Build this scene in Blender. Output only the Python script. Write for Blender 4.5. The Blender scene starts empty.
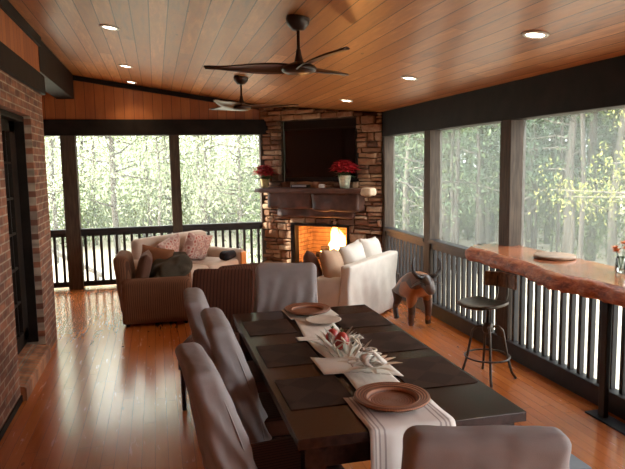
import bpy, bmesh, math, random
from mathutils import Vector, Matrix, noise, Euler
PI = math.pi
rnd = random.Random(7)
sc = bpy.context.scene
COL = sc.collection

# ------------------------------------------------------------------ materials
class NT:
    def __init__(s, name):
        s.m = bpy.data.materials.new(name); s.m.use_nodes = True
        s.t = s.m.node_tree; s.N = s.t.nodes; s.L = s.t.links
        s.b = s.N['Principled BSDF']; s.out = s.N['Material Output']
    def n(s, typ, ins=None, **kw):
        x = s.N.new(typ)
        for k, v in kw.items(): setattr(x, k, v)
        for k, v in (ins or {}).items():
            if hasattr(v, 'is_output'): s.L.new(v, x.inputs[k])
            else: x.inputs[k].default_value = v
        return x
    def math(s, op, a, b=0.0, c=0.0):
        x = s.n('ShaderNodeMath', {0: a, 1: b, 2: c}, operation=op); return x.outputs[0]
    def co(s, kind='Object'): return s.n('ShaderNodeTexCoord').outputs[kind]
    def mapping(s, v, scale=(1,1,1), rot=(0,0,0), loc=(0,0,0)):
        return s.n('ShaderNodeMapping', {'Vector': v, 'Scale': scale, 'Rotation': rot, 'Location': loc}).outputs[0]
    def noise(s, v, scale, detail=3.0, rough=.5):
        return s.n('ShaderNodeTexNoise', {'Vector': v, 'Scale': scale, 'Detail': detail, 'Roughness': rough})
    def ramp(s, f, stops):
        r = s.n('ShaderNodeValToRGB', {'Fac': f}); e = r.color_ramp.elements
        while len(e) < len(stops): e.new(.5)
        for i, (p, c) in enumerate(stops): e[i].position = p; e[i].color = (*c, 1)
        return r.outputs[0]
    def mix(s, f, a, b, mode='MIX'):
        x = s.n('ShaderNodeMix', data_type='RGBA', blend_type=mode)
        for k, v in ((0, f), (6, a), (7, b)):
            if hasattr(v, 'is_output'): s.L.new(v, x.inputs[k])
            else: x.inputs[k].default_value = v if k == 0 else (*v, 1)
        return x.outputs[2]
    def set(s, **kw):
        for k, v in kw.items():
            k = k.replace('_', ' ')
            if hasattr(v, 'is_output'): s.L.new(v, s.b.inputs[k])
            else: s.b.inputs[k].default_value = (*v, 1) if isinstance(v, tuple) and len(v) == 3 else v
    def bump(s, h, dist=.01, strength=.6):
        x = s.n('ShaderNodeBump', {'Height': h, 'Distance': dist, 'Strength': strength}); s.L.new(x.outputs[0], s.b.inputs['Normal'])

def plain(name, c, rough=.5, metal=0., var=.25, scale=20., bump=.0, bdist=.004, stretch=(1,1,1), **kw):
    t = NT(name); v = t.mapping(t.co(), stretch)
    nz = t.noise(v, scale, 4)
    dark = tuple(x*(1-var) for x in c); lite = tuple(min(1, x*(1+var)) for x in c)
    t.set(Base_Color=t.ramp(nz.outputs[0], [(.3, dark), (.7, lite)]), Roughness=rough, Metallic=metal, **kw)
    if bump: t.bump(nz.outputs[0], bdist, bump)
    return t.m

def planks(name, u, v, width, length, cols, rough, gap=.05, gapcol=(.03,.015,.008), grain=1., coat=0., bumpd=.003, off=0.):
    t = NT(name); s = t.n('ShaderNodeSeparateXYZ', {0: t.co()})
    U = t.math('ADD', s.outputs['XYZ'.index(u)], off); V = s.outputs['XYZ'.index(v)]
    a = t.math('DIVIDE', U, width); ia = t.math('FLOOR', a); fa = t.math('FRACT', a)
    r1 = t.n('ShaderNodeTexWhiteNoise', {'W': ia}, noise_dimensions='1D').outputs[0]
    b = t.math('ADD', t.math('DIVIDE', V, length), t.math('MULTIPLY', r1, 7.3)); ib = t.math('FLOOR', b); fb = t.math('FRACT', b)
    key = t.n('ShaderNodeCombineXYZ', {0: ia, 1: ib, 2: 0.})
    r2 = t.n('ShaderNodeTexWhiteNoise', {'Vector': key.outputs[0]}, noise_dimensions='3D').outputs[0]
    gv = t.n('ShaderNodeCombineXYZ', {0: t.math('ADD', t.math('MULTIPLY', U, 14.), t.math('MULTIPLY', r2, 40.)), 1: t.math('MULTIPLY', V, 1.6), 2: r2})
    g = t.noise(gv.outputs[0], 1.6*grain, 5, .65).outputs[0]
    f = t.math('ADD', t.math('MULTIPLY', r2, .36), t.math('MULTIPLY', g, .75))
    k = len(cols)
    col = t.ramp(f, [(.15+.7*i/(k-1), c) for i, c in enumerate(cols)])
    kn = t.n('ShaderNodeTexVoronoi', {'Vector': t.n('ShaderNodeCombineXYZ', {0: t.math('MULTIPLY', U, 3.), 1: t.math('MULTIPLY', V, 1.2), 2: 0.}).outputs[0], 'Scale': 1.6})
    knot = t.math('LESS_THAN', kn.outputs['Distance'], .055)
    col = t.mix(t.math('MULTIPLY', knot, .6), col, tuple(x*.3 for x in cols[0]))
    d = t.math('ABSOLUTE', t.math('SUBTRACT', fa, .5)); gp = t.math('GREATER_THAN', d, .5-gap/2)
    d2 = t.math('LESS_THAN', fb, .0022/length*1.2); gp = t.math('MAXIMUM', gp, d2)
    col = t.mix(t.math('MULTIPLY', gp, .85), col, gapcol)
    rr = t.math('ADD', t.math('MULTIPLY', g, .16), rough-.08)
    t.set(Base_Color=col, Roughness=rr, Coat_Weight=coat, Coat_Roughness=.16)
    t.bump(t.math('SUBTRACT', t.math('MULTIPLY', g, .15), gp), bumpd, .5)
    return t.m

def bricks(name, u, v, c1, c2, mortar, bw=.21, bh=.068):
    t = NT(name); s = t.n('ShaderNodeSeparateXYZ', {0: t.co()})
    cv = t.n('ShaderNodeCombineXYZ', {0: s.outputs['XYZ'.index(u)], 1: s.outputs['XYZ'.index(v)], 2: 0.}).outputs[0]
    b = t.n('ShaderNodeTexBrick', {'Vector': cv, 'Color1': (*c1, 1), 'Color2': (*c2, 1), 'Mortar': (*mortar, 1), 'Scale': 1.,
        'Mortar Size': .0065, 'Mortar Smooth': .15, 'Bias': -.1, 'Brick Width': bw, 'Row Height': bh})
    nz = t.noise(t.co(), 9, 5, .6).outputs[0]
    sp = t.noise(t.mapping(cv, (4.8, 14.7, 1)), .9, 1).outputs[0]
    col = t.mix(.65, b.outputs[0], t.ramp(nz, [(.3, (.45,.4,.38)), (.7, (1.,1.,1.))]), 'MULTIPLY')
    col = t.mix(.5, col, t.ramp(sp, [(.38, (.25,.2,.2)), (.55, (1.,.95,.9))]), 'MULTIPLY')
    t.set(Base_Color=col, Roughness=.85)
    h = t.math('ADD', t.math('MULTIPLY', b.outputs['Fac'], -1.), t.math('MULTIPLY', nz, .4)); t.bump(h, .012, .8)
    return t.m

def island(name, stops, rough=.8, bump=.8, scale=14., bdist=.012):
    t = NT(name); g = t.n('ShaderNodeNewGeometry').outputs['Random Per Island']
    nz = t.noise(t.co(), scale, 5, .6).outputs[0]
    f = t.math('ADD', t.math('MULTIPLY', g, .8), t.math('MULTIPLY', nz, .35))
    t.set(Base_Color=t.ramp(f, stops), Roughness=rough); t.bump(nz, bdist, bump); return t.m

def leafmat(name, stops, trans=.4):
    t = NT(name); g = t.n('ShaderNodeNewGeometry').outputs['Random Per Island']; o = t.n('ShaderNodeObjectInfo').outputs['Random']
    f = t.math('ADD', t.math('MULTIPLY', g, .6), t.math('MULTIPLY', o, .4)); c = t.ramp(f, stops)
    t.set(Base_Color=c, Roughness=.6)
    tr = t.n('ShaderNodeBsdfTranslucent', {'Color': c}); mx = t.n('ShaderNodeMixShader', {0: trans, 1: t.b.outputs[0], 2: tr.outputs[0]})
    t.L.new(mx.outputs[0], t.out.inputs[0]); return t.m

def fabric(name, c, stripe=None, period=.03, axis='X', rough=.9, wr=.5):
    t = NT(name); v = t.co(); nz = t.noise(v, 7, 4).outputs[0]; w = t.noise(v, 350, 2).outputs[0]
    col = t.mix(.3, c, t.ramp(nz, [(.3, tuple(x*.75 for x in c)), (.7, tuple(min(1, x*1.2) for x in c))]))
    if stripe:
        s = t.n('ShaderNodeSeparateXYZ', {0: v}); f = t.math('FRACT', t.math('DIVIDE', t.math('ADD', s.outputs[0], s.outputs[1]) if axis == 'XY' else s.outputs['XYZ'.index(axis)], period))
        col = t.mix(t.math('LESS_THAN', f, .3), col, stripe)
    t.set(Base_Color=col, Roughness=rough, Specular_IOR_Level=.25); t.bump(t.math('ADD', nz, t.math('MULTIPLY', w, .15)), .02, wr*.5); return t.m

def emit(name, c, s):
    t = NT(name); t.set(Base_Color=c, Emission_Color=c, Emission_Strength=s); return t.m

M = {}
M['floor'] = planks('hardwood_floor', 'X', 'Y', .083, 1.3, [(.40,.10,.016), (.52,.14,.024), (.60,.18,.034)], .25, gap=.03, gapcol=(.18,.05,.012), coat=.8, bumpd=.0012)
M['ceil'] = planks('pine_ceiling', 'X', 'Y', .139, 2.6, [(.10,.032,.011), (.37,.138,.040), (.48,.20,.066), (.72,.35,.14)], .40, gap=.06, gapcol=(.035,.014,.006), grain=1.2, coat=.12)
M['siding'] = planks('pine_siding', 'X', 'Z', .14, 9., [(.25,.062,.014), (.36,.10,.022), (.46,.15,.036)], .5, gap=.05, gapcol=(.06,.02,.008))
M['siding_y'] = planks('pine_siding_side', 'Y', 'Z', .14, 9., [(.25,.062,.014), (.36,.10,.022), (.46,.15,.036)], .5, gap=.05, gapcol=(.06,.02,.008))
M['brick'] = bricks('red_brick', 'Y', 'Z', (.36,.14,.075), (.17,.07,.045), (.46,.36,.27))
M['brick_x'] = bricks('red_brick_end', 'X', 'Z', (.40,.135,.07), (.25,.085,.05), (.42,.33,.26))
M['rowlock'] = bricks('rowlock_brick', 'Y', 'X', (.56,.25,.12), (.44,.17,.09), (.35,.27,.2), .075, .3)
M['firebrick'] = bricks('fire_brick', 'Y', 'Z', (.62,.40,.22), (.52,.32,.18), (.30,.18,.1), .2, .065)
M['beam'] = plain('dark_stained_timber', (.012,.008,.006), .6, 0, .4, 6, .4, .003, (1,1,1), Specular_IOR_Level=.15)
M['post'] = plain('brown_stained_post', (.060,.043,.030), .65, 0, .35, 8, .4, .003, (6,6,.6), Specular_IOR_Level=.25)
M['rail'] = plain('dark_rail_paint', (.024,.022,.022), .5, 0, .25, 9, .2, Specular_IOR_Level=.3)
M['stone'] = island('ledge_stone', [(.1,(.06,.025,.014)), (.35,(.19,.085,.042)), (.6,(.31,.155,.078)), (.85,(.46,.31,.19)), (1.,(.25,.10,.05))])
M['mortar'] = plain('stone_mortar', (.07,.045,.03), .95, 0, .4, 30, .5)
M['mantel'] = plain('dark_mantel_stone', (.075,.03,.018), .6, 0, .5, 6, .8, .02)
M['black'] = plain('black_steel', (.012,.011,.011), .35, .4, .2)
M['tv'] = plain('black_screen', (.004,.004,.005), .12, 0, .05)
M['tvframe'] = plain('black_plastic', (.012,.012,.013), .3, 0, .1)
M['fan'] = plain('dark_bronze_fan', (.035,.018,.012), .35, .2, .3, 12)
M['blade'] = plain('dark_walnut_blade', (.05,.022,.013), .32, 0, .3, 5, 0, .004, (.4,6,1))
M['espresso'] = plain('espresso_wood', (.028,.011,.008), .26, 0, .35, 5, .15, .001, (6,.7,6), Specular_IOR_Level=.35)
M['stoolwood'] = plain('blue_grey_stool_top', (.10,.11,.14), .35, 0, .2, 8)
M['cover'] = fabric('taupe_slipcover', (.31,.275,.27))
M['brownstripe'] = fabric('brown_striped_upholstery', (.10,.036,.020), (.045,.016,.009), .026, 'X')
M['armstripe'] = fabric('rust_striped_upholstery', (.20,.088,.045), (.095,.042,.024), .024, 'XY')
M['rust'] = fabric('rust_fabric', (.26,.10,.045))
M['sofa'] = fabric('beige_sofa_fabric', (.50,.39,.31))
M['white'] = fabric('white_slipcover', (.66,.60,.53))
M['tan'] = fabric('tan_cushion', (.46,.30,.20))
M['brownpillow'] = fabric('dark_brown_cushion', (.12,.055,.035))
M['linen'] = None
M['linen2'] = fabric('cream_linen', (.74,.69,.62), wr=.2)
M['olive'] = fabric('dark_olive_cloth', (.065,.05,.032), wr=1.)
M['blackcloth'] = fabric('black_cloth', (.012,.012,.015))
M['cream'] = plain('cream_shell', (.66,.56,.44), .45, 0, .2, 12)
M['wicker'] = None
M['pot'] = plain('gold_foil_pot', (.55,.45,.22), .35, .5, .3, 25, .5)
M['pot2'] = plain('green_foil_pot', (.62,.62,.45), .3, .4, .3, 25, .5)
M['red'] = island('red_bracts', [(.1,(.30,.006,.012)), (.6,(.55,.015,.03)), (1.,(.75,.05,.07))], .6, .2)
M['green'] = island('green_leaves', [(.1,(.02,.06,.015)), (.9,(.06,.14,.04))], .5, .2)
M['sage'] = island('pale_sage_leaves', [(.1,(.35,.40,.34)), (.9,(.70,.68,.60))], .5, .2)
M['orange'] = island('orange_petals', [(.1,(.55,.10,.01)), (.9,(.75,.22,.03))], .6, .2)
M['fruit'] = plain('red_fruit', (.42,.03,.02), .3, 0, .4, 12)
M['whiteplastic'] = plain('white_plastic', (.7,.69,.66), .4, 0, .05)
M['silver'] = plain('silver_plastic', (.5,.5,.52), .3, .6, .1)
M['porcelain'] = plain('cream_plate', (.60,.52,.44), .35, 0, .1)
M['steel'] = plain('aged_gunmetal', (.10,.085,.07), .38, .8, .35, 20)
M['oldwood'] = plain('weathered_wood', (.20,.12,.065), .5, 0, .5, 7, .5, .004, (1,6,3))
M['bark'] = plain('tree_bark', (.065,.055,.045), .9, 0, .4, 8, .8, .03, (1,1,.2))
M['palebark'] = plain('pale_bark', (.13,.115,.095), .9, 0, .3, 8, .8, .03, (1,1,.2))
M['log'] = plain('charred_log', (.05,.03,.02), .9, 0, .5, 12, .8, .01)
M['leaf'] = leafmat('sunlit_forest_leaves', [(.1,(.20,.25,.14)), (.5,(.42,.48,.30)), (.9,(.66,.68,.50))])  # pale stops put the sunlight on the back trees into the leaf colour
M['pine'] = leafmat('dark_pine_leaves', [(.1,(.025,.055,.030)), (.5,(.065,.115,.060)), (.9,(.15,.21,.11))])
M['yellow'] = leafmat('yellow_leaves', [(.1,(.08,.12,.03)), (.5,(.20,.24,.06)), (.9,(.36,.34,.09))])
M['shrub'] = leafmat('undergrowth_leaves', [(.1,(.06,.10,.035)), (.9,(.20,.25,.10))])
M['ground'] = plain('leaf_strewn_ground', (.46,.41,.31), .95, 0, .3, 1.3)
M['deck'] = plain('grey_deck', (.34,.32,.30), .7, 0, .2, 3, 0, .004, (8,1,1))

def mk():
    t = NT('woven_rattan'); v = t.co(); s = t.n('ShaderNodeSeparateXYZ', {0: v})
    r = t.math('SQRT', t.math('ADD', t.math('MULTIPLY', s.outputs[0], s.outputs[0]), t.math('MULTIPLY', s.outputs[1], s.outputs[1])))
    w = t.math('SINE', t.math('MULTIPLY', r, 520.)); a = t.math('ARCTAN2', s.outputs[1], s.outputs[0]); w2 = t.math('SINE', t.math('MULTIPLY', a, 90.))
    h = t.math('ADD', t.math('MULTIPLY', w, .7), t.math('MULTIPLY', w2, .3))
    t.set(Base_Color=t.ramp(t.math('MULTIPLY_ADD', h, .5, .5), [(.1,(.09,.028,.015)), (.9,(.42,.16,.075))]), Roughness=.45); t.bump(h, .003, .7); M['wicker'] = t.m
    t = NT('patterned_placemat'); s = t.n('ShaderNodeSeparateXYZ', {0: t.co()})
    k = t.n('ShaderNodeTexChecker', {'Vector': t.mapping(t.co(), (6.5,6.5,6.5), (0,0,PI/4)), 'Scale': 1., 'Color1': (.032,.014,.009,1), 'Color2': (.050,.024,.016,1)})
    w = t.math('SINE', t.math('MULTIPLY', s.outputs[0], 900.)); t.set(Base_Color=k.outputs[0], Roughness=.65, Specular_IOR_Level=.15); t.bump(w, .001, .5); M['mat'] = t.m
    t = NT('paisley_print'); v = t.co(); a = t.n('ShaderNodeTexVoronoi', {'Vector': v, 'Scale': 16.}); b = t.noise(v, 11, 3).outputs[0]
    f = t.math('ADD', t.math('MULTIPLY', a.outputs['Distance'], .9), t.math('MULTIPLY', b, .5))
    t.set(Base_Color=t.ramp(f, [(.3,(.22,.05,.04)), (.48,(.42,.16,.13)), (.62,(.55,.42,.35)), (.85,(.36,.20,.17))]), Roughness=.9); M['paisley'] = t.m
    t = NT('polished_redwood'); v = t.mapping(t.co(), (7., .9, 3.)); nz = t.noise(v, 1.5, 6, .6).outputs[0]
    t.set(Base_Color=t.ramp(nz, [(.3,(.17,.045,.022)), (.5,(.36,.11,.045)), (.7,(.50,.19,.08))]), Roughness=.16, Coat_Weight=.6, Coat_Roughness=.07); t.bump(nz, .002, .2); M['slab'] = t.m
    t = NT('live_edge_bark'); nz = t.noise(t.mapping(t.co(), (8, 3, 8)), 2.2, 6, .7).outputs[0]
    t.set(Base_Color=t.ramp(nz, [(.35,(.14,.03,.014)), (.5,(.45,.12,.045)), (.68,(.70,.32,.15))]), Roughness=.35); t.bump(nz, .02, .9); M['liveedge'] = t.m
    t = NT('patched_leather'); v = t.n('ShaderNodeTexVoronoi', {'Vector': t.co(), 'Scale': 6.2}); nz = t.noise(t.co(), 14, 4).outputs[0]
    s = t.n('ShaderNodeSeparateColor', {0: v.outputs['Color']})
    c = t.ramp(s.outputs[0], [(.0,(.06,.03,.02)), (.35,(.13,.06,.038)), (.55,(.17,.13,.11)), (.75,(.36,.12,.035))])
    c.node.color_ramp.interpolation = 'CONSTANT'
    c = t.mix(.5, c, t.ramp(nz, [(.3,(.4,.4,.4)), (.7,(1.,1.,1.))]), 'MULTIPLY')
    t.set(Base_Color=c, Roughness=.3); t.bump(nz, .006, .5); M['leather'] = t.m
    t = NT('insect_screen'); tr = t.n('ShaderNodeBsdfTransparent', {'Color': (.92,.93,.92,1)}); t.set(Base_Color=(.42,.45,.43), Roughness=.7)
    tl = t.n('ShaderNodeBsdfTranslucent', {'Color': (.5,.54,.5,1)}); m1 = t.n('ShaderNodeMixShader', {0: .7, 1: t.b.outputs[0], 2: tl.outputs[0]})
    mx = t.n('ShaderNodeMixShader', {0: .15, 1: tr.outputs[0], 2: m1.outputs[0]}); t.L.new(mx.outputs[0], t.out.inputs[0]); M['screen'] = t.m
    t = NT('clear_glass'); tr = t.n('ShaderNodeBsdfTransparent', {'Color': (.9,.93,.92,1)}); gl = t.n('ShaderNodeBsdfGlossy', {'Color': (1,1,1,1), 'Roughness': .03})
    mx = t.n('ShaderNodeMixShader', {0: t.n('ShaderNodeFresnel', {'IOR': 1.5}).outputs[0], 1: tr.outputs[0], 2: gl.outputs[0]}); t.L.new(mx.outputs[0], t.out.inputs[0]); M['glass'] = t.m
    t = NT('flame'); s = t.n('ShaderNodeSeparateXYZ', {0: t.co()})
    c = t.ramp(t.math('MULTIPLY', s.outputs[2], 1.9), [(0.,(1.,.62,.22)), (.5,(1.,.50,.12)), (1.,(1.,.26,.03))])
    t.set(Base_Color=(0.,0.,0.), Emission_Color=c, Emission_Strength=14.); M['flame'] = t.m
def mk2():
    t = NT('striped_white_linen'); s = t.n('ShaderNodeSeparateXYZ', {0: t.co()}); x = t.math('ABSOLUTE', t.math('SUBTRACT', s.outputs[0], .985)); f = 0.
    for c in (.165, .148, .125): f = t.math('MAXIMUM', f, t.math('LESS_THAN', t.math('ABSOLUTE', t.math('SUBTRACT', x, c)), .004))
    t.set(Base_Color=t.mix(f, (.72,.66,.62), (.40,.34,.32)), Roughness=.9); M['linen'] = t.m
mk2()
mk()
M['lamp'] = emit('warm_lamp', (1.,.86,.62), 14.)
M['ember'] = emit('glowing_ember', (1.,.22,.03), 4.)

# ------------------------------------------------------------------ mesh helpers
class MB:
    def __init__(s): s.bm = bmesh.new()
    def addv(s, vs, fs):
        b = [s.bm.verts.new(v) for v in vs]
        for f in fs:
            try: s.bm.faces.new([b[i] for i in f])
            except ValueError: pass
        return b
    def box(s, a, b, T=None, bevel=0.):
        x0, y0, z0 = a; x1, y1, z1 = b
        vs = [Vector(p) for p in ((x0,y0,z0),(x1,y0,z0),(x1,y1,z0),(x0,y1,z0),(x0,y0,z1),(x1,y0,z1),(x1,y1,z1),(x0,y1,z1))]
        if T is not None: vs = [T @ v for v in vs]
        q = s.addv(vs, [(3,2,1,0),(4,5,6,7),(0,1,5,4),(1,2,6,5),(2,3,7,6),(3,0,4,7)])
        if bevel:
            es = {e for v in q for e in v.link_edges}
            bmesh.ops.bevel(s.bm, geom=list(es), offset=bevel, segments=2, affect='EDGES', profile=.6)
        return s
    def prism(s, poly, z0, z1, T=None):
        n = len(poly); vs = [Vector((x, y, z0)) for x, y in poly] + [Vector((x, y, z1)) for x, y in poly]
        if T is not None: vs = [T @ v for v in vs]
        s.addv(vs, [tuple(range(n))[::-1], tuple(range(n, 2*n))] + [(i, (i+1) % n, n+(i+1) % n, n+i) for i in range(n)]); return s
    def tube(s, pts, r, seg=8, caps=True):
        pts = [Vector(p) for p in pts]; n = len(pts); rs = r if isinstance(r, (list, tuple)) else [r]*n
        rings = []; up = None
        for i, p in enumerate(pts):
            d = (pts[min(i+1, n-1)] - pts[max(i-1, 0)]).normalized()
            if up is None: up = d.orthogonal().normalized()
            up = (up - d*up.dot(d)).normalized(); w = d.cross(up)
            rings.append([s.bm.verts.new(p + (up*math.cos(2*PI*k/seg) + w*math.sin(2*PI*k/seg))*rs[i]) for k in range(seg)])
        for a, b in zip(rings, rings[1:]):
            for k in range(seg): s.bm.faces.new((a[k], a[(k+1) % seg], b[(k+1) % seg], b[k]))
        if caps: s.bm.faces.new(rings[0][::-1]); s.bm.faces.new(rings[-1])
        return s
    def ring(s, c, R, r, seg=28, sub=8, a0=0., a1=2*PI):
        full = abs(a1-a0-2*PI) < 1e-5; n = seg if full else seg+1
        rr = []
        for i in range(n):
            a = a0+(a1-a0)*i/seg
            rr.append([s.bm.verts.new((c[0]+(R+r*math.cos(2*PI*k/sub))*math.cos(a), c[1]+(R+r*math.cos(2*PI*k/sub))*math.sin(a), c[2]+r*math.sin(2*PI*k/sub))) for k in range(sub)])
        for i in range(seg):
            a, b = rr[i], rr[(i+1) % n]
            for k in range(sub): s.bm.faces.new((a[k], b[k], b[(k+1) % sub], a[(k+1) % sub]))
        return s
    def lathe(s, prof, seg=24, T=None, wob=0., sx=1., sy=1.):
        rr = []
        for r, z in prof:
            row = []
            for k in range(seg):
                a = 2*PI*k/seg; q = r*(1+wob*math.cos(a*8))
                v = Vector((q*math.cos(a)*sx, q*math.sin(a)*sy, z)); row.append(s.bm.verts.new(T @ v if T is not None else v))
            rr.append(row)
        for a, b in zip(rr, rr[1:]):
            for k in range(seg): s.bm.faces.new((a[k], a[(k+1) % seg], b[(k+1) % seg], b[k]))
        if prof[0][0] > 1e-6: s.bm.faces.new(rr[0][::-1])
        if prof[-1][0] > 1e-6: s.bm.faces.new(rr[-1])
        return s
    def soft(s, c, size, r=.04, cuts=9, wr=.0, T=None, pillow=0., ws=6., fn=None):
        """upholstered rounded block, optionally puffed like a pillow (thin axis y)"""
        t = bmesh.new(); bmesh.ops.create_cube(t, size=2.); bmesh.ops.subdivide_edges(t, edges=t.edges[:], cuts=cuts, use_grid_fill=True)
        h = Vector(size)/2; c = Vector(c); m = {}
        for v in t.verts:
            p = Vector(v.co)
            if pillow:
                f = max(0., (1-p.x**4)*(1-p.z**4))**.5; k = 1-.10*(1-(p.x*p.z)**2)*(1 if max(abs(p.x), abs(p.z)) > .99 else 0)
                q = Vector((p.x*h.x*(1-.07*(1-p.z*p.z)), p.y*h.y*(.12+.88*f), p.z*h.z*(1-.07*(1-p.x*p.x))))
            else:
                # push grid lines towards the edges so the rounding is resolved
                p = Vector([math.copysign(abs(a)**.8, a) for a in p])
                q = Vector((p.x*h.x, p.y*h.y, p.z*h.z)); inn = Vector([max(-(hh-r), min(hh-r, a)) if hh > r else 0. for a, hh in zip(q, h)])
                d = q-inn
                if d.length > 1e-9: q = inn + d.normalized()*min(r, min(h))
            if fn: q = fn(q, h)
            if wr:
                nn = noise.noise_vector((q+c)*ws); q = q + Vector(nn)*wr + Vector(noise.noise_vector((q+c)*ws*2.7))*wr*.4
            q = q+c; m[v] = s.bm.verts.new(T @ q if T is not None else q)
        for f in t.faces: s.bm.faces.new([m[v] for v in f.verts])
        t.free(); return s
    def petal(s, o, d, up, L, W, droop=.3, n=4):
        """one leaf or petal: curved strip with a fold"""
        d = Vector(d).normalized(); sd = d.cross(Vector(up)).normalized(); u = sd.cross(d); prev = None; o = Vector(o)
        for i in range(n+1):
            t = i/n; w = W*math.sin(PI*min(.97, .12+.86*t))**.8; p = o + d*L*t + u*(.25*L*t - droop*L*t*t)
            cur = [s.bm.verts.new(p - sd*w/2), s.bm.verts.new(p - u*w*.12), s.bm.verts.new(p + sd*w/2)]
            if prev:
                s.bm.faces.new((prev[0], prev[1], cur[1], cur[0])); s.bm.faces.new((prev[1], prev[2], cur[2], cur[1]))
            prev = cur
        return s
    def build(s, name, mat, parent=None, smooth=False, loc=None, bevel=0., thick=0.):
        me = bpy.data.meshes.new(name)
        bmesh.ops.recalc_face_normals(s.bm, faces=s.bm.faces[:]); s.bm.to_mesh(me); s.bm.free()
        me.materials.append(mat)
        if smooth:
            for p in me.polygons: p.use_smooth = True
        o = bpy.data.objects.new(name, me); COL.objects.link(o); o.parent = parent
        if loc is not None: o.location = loc
        if bevel:
            b = o.modifiers.new('bevel', 'BEVEL'); b.width = bevel; b.segments = 2; b.limit_method = 'ANGLE'
        if thick:
            b = o.modifiers.new('solid', 'SOLIDIFY'); b.thickness = thick
        return o

def tag(o, label, cat, group=None, kind=None):
    o['label'] = label
    if cat: o['category'] = cat
    if group: o['group'] = group
    if kind: o['kind'] = kind
    return o
def thing(name, label, cat, loc=(0,0,0), rz=0., group=None):
    o = bpy.data.objects.new(name, None); COL.objects.link(o); o.location = loc; o.rotation_euler = (0, 0, rz); o.empty_display_size = .1
    return tag(o, label, cat, group)
def struct(o, label=None):
    o['kind'] = 'structure'
    if label: o['label'] = label
    return o
def kids(o): return [c for c in bpy.data.objects if c.parent == o]
def dup(o, loc=None, rz=None, label=None, parent=None):
    c = o.copy(); COL.objects.link(c)
    if parent: c.parent = parent
    if loc is not None: c.location = loc
    if rz is not None: c.rotation_euler = (0, 0, rz)
    if label: c['label'] = label
    for k in kids(o): dup(k, parent=c)
    return c
def B(a, b, name, mat, parent=None, bevel=0.): return MB().box(a, b).build(name, mat, parent, bevel=bevel)

# ------------------------------------------------------------------ room shell
XR, XL, YB, YF = 3.15, -1.12, 9.95, -2.0
def ceil_z(x): return 2.55 + .15*(XR - x)
struct(MB().box((-3.3, YF, -.12), (3.4, 10.1, 0)).build('floor', M['floor']), 'glossy orange hardwood plank floor')
m = MB(); x0, x1 = -3.4, 3.5
m.prism([(x0, ceil_z(x0)), (x1, ceil_z(x1)), (x1, ceil_z(x1)+.12), (x0, ceil_z(x0)+.12)], YF, 10.3, Matrix(((1,0,0,0),(0,0,1,0),(0,1,0,0),(0,0,0,1))))
struct(m.build('ceiling', M['ceil']), 'sloped pine plank ceiling')
# left brick wall with an opening for the french door
OY0, OY1, OZ1 = 5.2, 6.40, 2.33
m = MB()
m.box((XL-.5, YF, 0), (XL, OY0, 2.6)); m.box((XL-.5, OY1, 0), (XL, 7.05, 2.6)); m.box((XL-.5, OY0, OZ1), (XL, OY1, 2.6)); m.box((XL-.5, OY0, 0), (XL-.1, OY1, .14))
wl = struct(m.build('wall_left', M['brick']), 'red brick house wall')
struct(B((-3.3, 7.05, 0), (XL, 7.09, 3.4), 'wall_left_return', M['brick_x'])).name = 'wall_left.001'
struct(B((XL-.25, YF, 2.6), (XL+.04, 7.1, 2.79), 'trim_1', M['beam']), 'dark timber band above the brick wall')
struct(B((XL-.25, YF, 2.79), (XL, 7.09, 3.10), 'wall_left_upper', M['siding_y'])).name = 'wall_left.002'
struct(B((XL-.05, YF, 3.09), (XL+.03, 7.1, ceil_z(XL)), 'trim_2', M['beam']), 'dark trim under the ceiling on the left wall')
struct(B((XL-.24, 7.1, 2.84), (XL+.0, 9.9, ceil_z(XL-.02)), 'trim_3', M['beam']), 'dark beam from the brick corner to the back wall')
# brick step below the door
m = MB(); T = Matrix.Translation((0, 0, 0))
m.prism([(XL-.26, .0), (XL+.045, 0), (XL+.045, .10), (XL+.03, .115), (XL-.26, .165)], 5.205, 6.395, Matrix(((1,0,0,0),(0,0,1,0),(0,1,0,0),(0,0,0,1))))
struct(m.build('trim_4', M['rowlock']), 'rowlock brick step below the french door')
struct(B((XL-.02, YF, 0), (XL+.012, 5.28, .05), 'baseboard_left', M['beam']))
# french door, recessed in the opening
d = bpy.data.objects.new('door_1', None); COL.objects.link(d); d.location = (XL-.06, 5.8, .165); struct(d, 'dark framed french door with divided panes')
yy0, yy1, H = OY0-5.8+.003, OY1-5.8-.003, OZ1-.17
m = MB(); m.box((-.2, yy0, 0), (0, yy0+.05, H)); m.box((-.2, yy1-.02, 0), (0, yy1, H)); m.box((-.2, yy0, H-.05), (0, yy1, H)); m.box((-.2, yy0, 0), (-.1, yy1, .06)); m.build('door_frame', M['beam'], d, bevel=.004)
m = MB(); X0, X1 = -.12, -.08
m.box((X0, yy0+.05, .06), (X1, yy0+.15, H-.05)); m.box((X0, yy1-.25, .06), (X1, yy1-.02, H-.05)); m.box((X0, yy0+.15, .06), (X1, yy1-.05, .16)); m.box((X0, yy0+.15, H-.15), (X1, yy1-.05, H-.05))
for k in range(1, 6): m.box((X0+.01, yy0+.15, .12+k*.32), (X1-.005, yy1-.25, .14+k*.32))
for k in (1, 2): m.box((X0+.01, yy0+.15+k*.32, .16), (X1-.005, yy0+.17+k*.32, H-.15))
m.build('door_leaf', M['beam'], d)
MB().box((-.105, yy0+.14, .15), (-.101, yy1-.24, H-.14)).build('door_glass', M['glass'], d)
m = MB()
n = 40
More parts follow.
